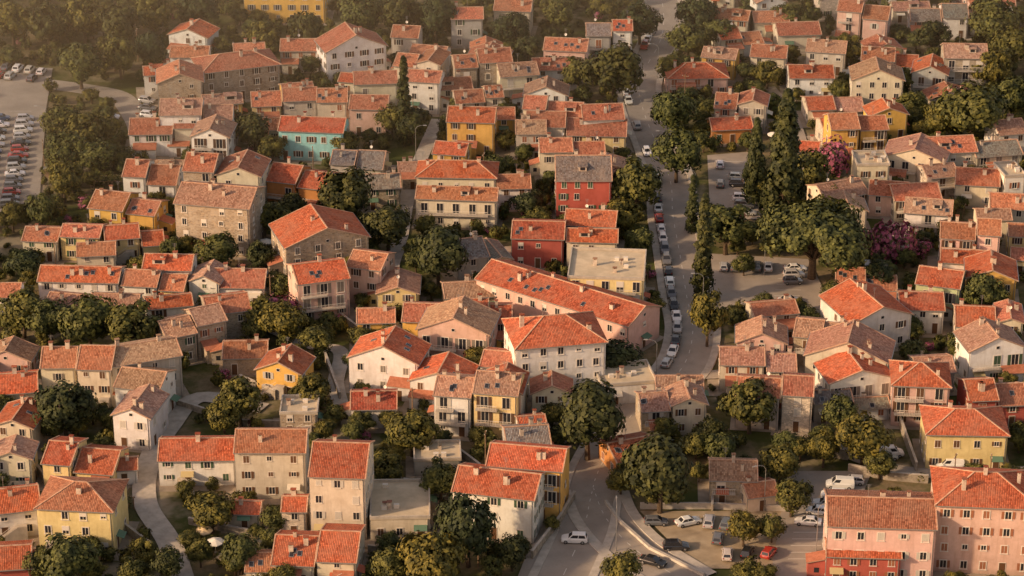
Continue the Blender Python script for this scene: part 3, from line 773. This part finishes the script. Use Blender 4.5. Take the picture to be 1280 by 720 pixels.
for t in """d 430 246 86
d 485 282 72
d 548 318 84
d 318 165 60
b 270 312 62 .8
b 342 272 54
d 366 262 50
b 355 402 70 .8
b 395 425 50 .8
d 735 522 104 1.05
b 515 540 72
d 585 660 84 1.2
d 640 690 50
d 826 590 112 .95
b 776 602 44
b 846 192 70
b 795 232 84
b 842 140 66
d 765 88 84
d 800 28 54
b 722 92 50
b 908 284 80
b 930 330 34
d 772 448 68 .7
b 938 506 84
b 990 622 58
b 975 578 60
d 80 512 84
d 32 330 50
b 28 388 72
b 110 400 80
b 165 408 84
b 62 400 60
b 325 392 60
u 1017 298 158 .95
k 982 190 74 1.05
k 945 195 44 1.1
c 880 300 34 1.05
c 505 118 28
c 866 250 22
b 1010 215 64
f 1040 196 60 1.4
f 1115 298 70 1.3
f 625 85 40 1.6
f 1150 310 40
f 350 388 60
f 165 520 30
f 1085 300 50
d 1165 45 50
b 1245 25 80
b 1215 140 100 .8
b 1180 150 60
b 1265 120 60
d 1100 345 46
b 885 395 56 1.4
d 640 36 50
b 700 18 44
d 545 22 60
d 500 20 60
b 450 18 60
d 380 38 56
b 330 45 50
d 250 12 60
b 190 18 60
d 150 34 64
b 105 22 64
d 60 30 60
b 15 28 64
b 150 70 56
b 100 80 60
d 190 62 50
b 75 150 56
b 105 165 60
b 85 190 62
b 120 195 56
b 80 225 56
b 50 262 50
b 130 160 50
b 15 270 40
b 290 150 36
b 540 705 90
b 490 705 60
b 265 640 70 .8
b 300 690 66
d 210 705 48
b 180 690 44
b 85 700 90
b 50 705 50
b 250 690 40
b 130 560 36
b 1080 548 80
b 1050 518 54
b 1100 580 44
b 900 560 50
d 885 540 46
b 1030 560 50
b 960 92 44
b 1230 368 60
d 1230 300 40
b 780 270 60
b 800 300 44
b 600 450 44
d 660 255 44
b 620 210 40
b 500 430 46
b 390 490 60
b 300 500 66
b 280 520 50
b 550 600 60
b 480 585 60
b 600 545 36
b 900 40 44
b 860 50 56
d 870 20 56
b 840 85 44
d 660 60 40
b 490 150 44
d 515 155 50
b 430 180 44
b 340 185 40
b 700 255 30
b 1200 430 44
b 1140 440 40
b 1130 100 40
b 1240 85 60
b 1265 60 60
b 1060 60 44
b 985 20 44
b 1140 130 44
b 950 230 44
b 1040 245 40
b 1125 190 36
b 870 555 44
b 930 660 50
b 965 660 40
b 780 715 60
b 440 330 30
d 325 320 44
b 500 395 34
b 690 655 24
b 1275 545 44
b 740 400 40
b 575 130 30
b 655 190 30""".split('\n'):
    a = t.split(); tree(a[0], float(a[1]), float(a[2]), float(a[3])*1.03, float(a[4]) if len(a) > 4 else R.uniform(.85, 1.05))
R.seed(5)
def free(x, y, r):
    for (cx, cy, hw, hd, c, s) in foot:
        dx, dy = x-cx, y-cy; a = dx*c+dy*s; b = -dx*s+dy*c
        if abs(a) < hw+r and abs(b) < hd+r: return False
    return True
def in_poly(x, y, p):
    c = False; j = len(p)-1
    for i in range(len(p)):
        if (p[i][1] > y) != (p[j][1] > y) and x < (p[j][0]-p[i][0])*(y-p[i][1])/(p[j][1]-p[i][1])+p[i][0]: c = not c
        j = i
    return c
def offroad(x, y, r=0):
    for line, w in strips:
        for i in range(0, len(line)-1):
            a, b = line[i], line[i+1]; l2 = (b[0]-a[0])**2+(b[1]-a[1])**2
            t = max(0, min(1, ((x-a[0])*(b[0]-a[0])+(y-a[1])*(b[1]-a[1]))/l2)) if l2 else 0
            if math.hypot(x-a[0]-t*(b[0]-a[0]), y-a[1]-t*(b[1]-a[1])) < w+r: return False
    return not any(in_poly(x, y, p) for p in lots)
# smaller cottages standing between the bigger houses
zones = [(870, -30, 1290, 130), (1000, 130, 1290, 420), (200, 60, 790, 240), (880, 380, 1290, 520), (0, 270, 430, 480), (440, 380, 720, 540), (0, 420, 140, 620)]
nin = 0
for _ in range(5000):
    z = R.choice(zones); u, v = R.uniform(z[0], z[2]), R.uniform(z[1], z[3]); x, y = G(u, v)
    W, D = R.uniform(7, 11), R.uniform(6, 8)
    if any(math.hypot(x-a, y-b) < r*.9+5 for a, b, r in tl): continue
    rot = R.uniform(-14, 14); c, s = math.cos(math.radians(rot)), math.sin(math.radians(rot))
    ok = all(free(x+a*c-b*s, y+a*s+b*c, .3) for a in (-W/2, 0, W/2) for b in (-D/2, 0, D/2)) and all(offroad(x+a*c-b*s, y+a*s+b*c, -.3) for a in (-W/2, W/2) for b in (-D/2, D/2))
    if not ok: continue
    house_at(x, y, W, D, R.choice((3.2, 4.5, 5.4, 5.8)), rot, R.choice('wwwccctstyYp'), R.choice('xxy'), R.choice('01122')); nin += 1
    if nin > 55: break
y = 325
while y < 790:
    x = -230
    while x < 230:
        xx, yy = x+R.uniform(-2, 2), y+R.uniform(-2, 2)
        t = yy/.93; edge = 640/F*t
        if (abs(xx) > edge+9 or yy > 672 or yy < 352) and abs(xx) < edge+75 and free(xx, yy, 6) and offroad(xx, yy, 6) and R.random() < .75:
            house_at(xx, yy, R.uniform(9, 14), R.uniform(8, 10), R.choice((5, 6, 8)), R.uniform(-20, 20), R.choice('wwccypstgYp'), R.choice('xxxyh'), R.choice('00112'))
        x += 17
    y += 15
grp = bpy.data.objects.new('garden_shrubs', None); COL.objects.link(grp)
ns = 0; y = 345
while y < 700:
    edge = 640/F*(y/.93)+14; x = -edge
    while x < edge:
        xx, yy = x+R.uniform(-1.6, 1.6), y+R.uniform(-1.6, 1.6)
        dens = .55+.35*math.sin(xx*.06+1.3)*math.sin(yy*.05)
        if R.random() < dens+.12 and free(xx, yy, .9) and offroad(xx, yy, .3):
            k = R.choice('sssssbbf' if R.random() < .3 else 'ssssbb'); m = R.choice(TM[k])
            w = R.uniform(2.2, 4.6) if k != 'b' else R.uniform(3.4, 6); s = w/TW[k][0]
            add('shrub', m, grp, (xx, yy, 0), R.uniform(0, 6.28), None, (s, s, s*R.uniform(.8, 1.5 if k != 'b' else 1))); ns += 1
        x += 3.7
    y += 3.7
print('houses', len(foot), 'infill', nin, 'shrubs', ns)
grp2 = bpy.data.objects.new('distant_trees', None); COL.objects.link(grp2)
for i in range(420):
    x, y = R.uniform(-420, 420), R.uniform(330, 1000)
    if abs(x) < 640/F*(y/.93)+78 and 310 < y < 790: continue
    s = R.uniform(.8, 1.6); add('tree', R.choice(TM['b']+TM['d']), grp2, (x, y, 0), R.uniform(0, 6.28), None, (s, s, s))
# ---------------------------------------------------------------- garden furniture
def parasol():
    b = MB(); b.cyl((0, 0, 0), (0, 0, 2.5), .04, .03, 6, 1); n = 8
    ring = [(1.5*math.cos(6.283*i/n), 1.5*math.sin(6.283*i/n), 2.05) for i in range(n)]
    for i in range(n):
        b.poly([(0, 0, 2.6), ring[i], ring[(i+1) % n]], 0); p, q = ring[i], ring[(i+1) % n]; b.poly([p, q, (q[0], q[1], 1.9), (p[0], p[1], 1.9)], 0)
    b.cyl((0, 0, 0), (0, 0, .1), .3, .3, 10, 1); return b.mesh('parasol', [M_CANV, M_METAL])
def pergola():
    b = MB()
    for x in (-2, 2):
        for y_ in (-1.5, 1.5): b.box(x-.07, x+.07, y_-.07, y_+.07, 0, 2.3)
    for y_ in (-1.5, 1.5): b.box(-2.3, 2.3, y_-.06, y_+.06, 2.3, 2.42)
    for i in range(9): b.box(-2.2+i*.53, -2.1+i*.53, -1.8, 1.8, 2.42, 2.52)
    for _ in range(260): leaf(b, Vector((R.uniform(-2.3, 2.3), R.uniform(-1.8, 1.2), R.uniform(2.45, 2.8))), (rv()+Vector((0, 0, .8))).normalized(), .22, 1)
    return b.mesh('pergola', [M_WOOD, M_LEAF])
def shed():
    b = MB(); b.box(-1.5, 1.5, -1, 1, 0, 2); b.box8([(-1.7, -1.2, 1.99), (1.7, -1.2, 1.99), (1.7, 1.2, 2.3), (-1.7, 1.2, 2.3), (-1.7, -1.2, 2.06), (1.7, -1.2, 2.06), (1.7, 1.2, 2.37), (-1.7, 1.2, 2.37)], 1)
    b.box(-.4, .4, -1.04, -1.001, 0, 1.8, 2); return b.mesh('garden_shed', [M_WOOD, M_METAL, M_DOOR])
def pole():
    b = MB(); b.cyl((0, 0, 0), (0, 0, 8.5), .13, .09, 8); b.box(-.8, .8, -.05, .05, 7.9, 8.02)
    for x in (-.7, 0, .7): b.cyl((x, 0, 8.02), (x, 0, 8.2), .05, .04, 6, 1)
    return b.mesh('utility_pole', [M_WOOD, M_FR])
PM, GM, SM, UM = parasol(), pergola(), shed(), pole(); n = 0
for _ in range(900):
    u, v = R.uniform(0, 1280), R.uniform(60, 715); x, y = G(u, v)
    if not free(x, y, 1.6) or not offroad(x, y, 1.5): continue
    k = n % 4; n += 1
    if k == 0: add('parasol', PM, None, (x, y, .1), R.uniform(0, 3), R.choice([(.7, .66, .58), (.65, .5, .3), (.5, .15, .1)]))
    elif k == 1: add('pergola', GM, None, (x, y, 0), R.uniform(-.3, .3))
    elif k == 2: add('garden_shed', SM, None, (x, y, 0), R.uniform(-.4, .4))
    else: add('utility_pole', UM, None, (x, y, 0), R.uniform(0, 3))
    if n > 60: break
def lamp_mesh():
    b = MB(); b.cyl((0, 0, 0), (0, 0, .6), .12, .1, 10); b.cyl((0, 0, .6), (0, 0, 8), .08, .05, 8)
    pts = [(0, 0, 8), (.4, 0, 8.6), (1.1, 0, 8.9), (1.9, 0, 8.95)]
    for p, q in zip(pts, pts[1:]): b.cyl(p, q, .045, .04, 6)
    b.box8([(1.7, -.14, 8.86), (2.5, -.1, 8.86), (2.5, .1, 8.86), (1.7, .14, 8.86), (1.75, -.1, 9.02), (2.45, -.06, 9.0), (2.45, .06, 9.0), (1.75, .1, 9.02)], 0)
    return b.mesh('street_lamp', [M_METAL])
LM = lamp_mesh()
for (u, v, a) in ((833, 212, 180), (868, 262, 180), (878, 395, 180), (955, 345, 0), (740, 555, 0), (820, 480, 180), (770, 690, 90), (822, 100, 180), (520, 205, 0), (60, 180, 180), (170, 430, 0), (955, 640, 200), (1020, 690, 0)):
    x, y = G(u, v); add('street_lamp', LM, None, (x, y, .2), math.radians(a))
b = MB(); b.poly([(-3000, -1500, 0), (3000, -1500, 0), (3000, 5000, 0), (-3000, 5000, 0)]); add('ground', b.mesh('ground', [M_GROUND]))
# ---------------------------------------------------------------- haze (scatter volume over the far quarters, wedge-shaped and tinted to glow far left)
def vol(name, dens, col, g, foot_, z0, z1):
    m = bpy.data.materials.new(name); m.use_nodes = True; nt = m.node_tree; nt.nodes.clear()
    o = N(nt, 'ShaderNodeOutputMaterial'); s = N(nt, 'ShaderNodeVolumeScatter'); s.inputs['Color'].default_value = (*col, 1)
    s.inputs['Density'].default_value = dens; s.inputs['Anisotropy'].default_value = g; L(nt, s.outputs[0], o.inputs['Volume'])
    b = MB(); n = len(foot_)
    b.v = [(*p, z0) for p in foot_]+[(*p, z1) for p in foot_]
    b.f = [tuple(reversed(range(n))), tuple(range(n, 2*n))]+[(i, (i+1) % n, n+(i+1) % n, n+i) for i in range(n)]; b.m = [0]*(n+2); b.uv = [(0, 0)]*(2*n+4*n)
    add(name, b.mesh(name, [m]))
vol('haze', .00125, (1, .74, .48), .2, [(-320, 400), (-80, 500), (60, 570), (500, 640), (500, 1400), (-700, 1400), (-700, 300)], -.5, 120)
# ---------------------------------------------------------------- light
SUNV = Vector((-.80, -.34, .36)).normalized()
el = math.asin(SUNV.z); az = math.atan2(SUNV.x, SUNV.y)
W = bpy.data.worlds.new('World'); sc.world = W; W.use_nodes = True; nt = W.node_tree
bg = nt.nodes['Background']; sky = N(nt, 'ShaderNodeTexSky', sky_type='NISHITA'); sky.sun_disc = False
sky.sun_elevation = el; sky.sun_rotation = az
L(nt, mixc(nt, 1.0, sky.outputs[0], (2.2, 1.42, .98), 'MULTIPLY'), bg.inputs[0]); bg.inputs[1].default_value = .15
s = bpy.data.lights.new('sun', 'SUN'); s.energy = 5.0; s.angle = math.radians(2.5); s.color = (1, .70, .42)
so = bpy.data.objects.new('sun', s); COL.objects.link(so); so.rotation_euler = (-SUNV).to_track_quat('-Z', 'Y').to_euler()
cam = bpy.data.cameras.new('camera'); co = bpy.data.objects.new('camera', cam); COL.objects.link(co)
co.location = (0, 0, CH); co.rotation_euler = (math.radians(65), 0, 0); cam.lens = 36*F/1280; cam.clip_end = 8000; cam.clip_start = 1
sc.camera = co
sc.view_settings.view_transform = 'Standard'; sc.view_settings.look = 'None'; sc.view_settings.exposure = 0
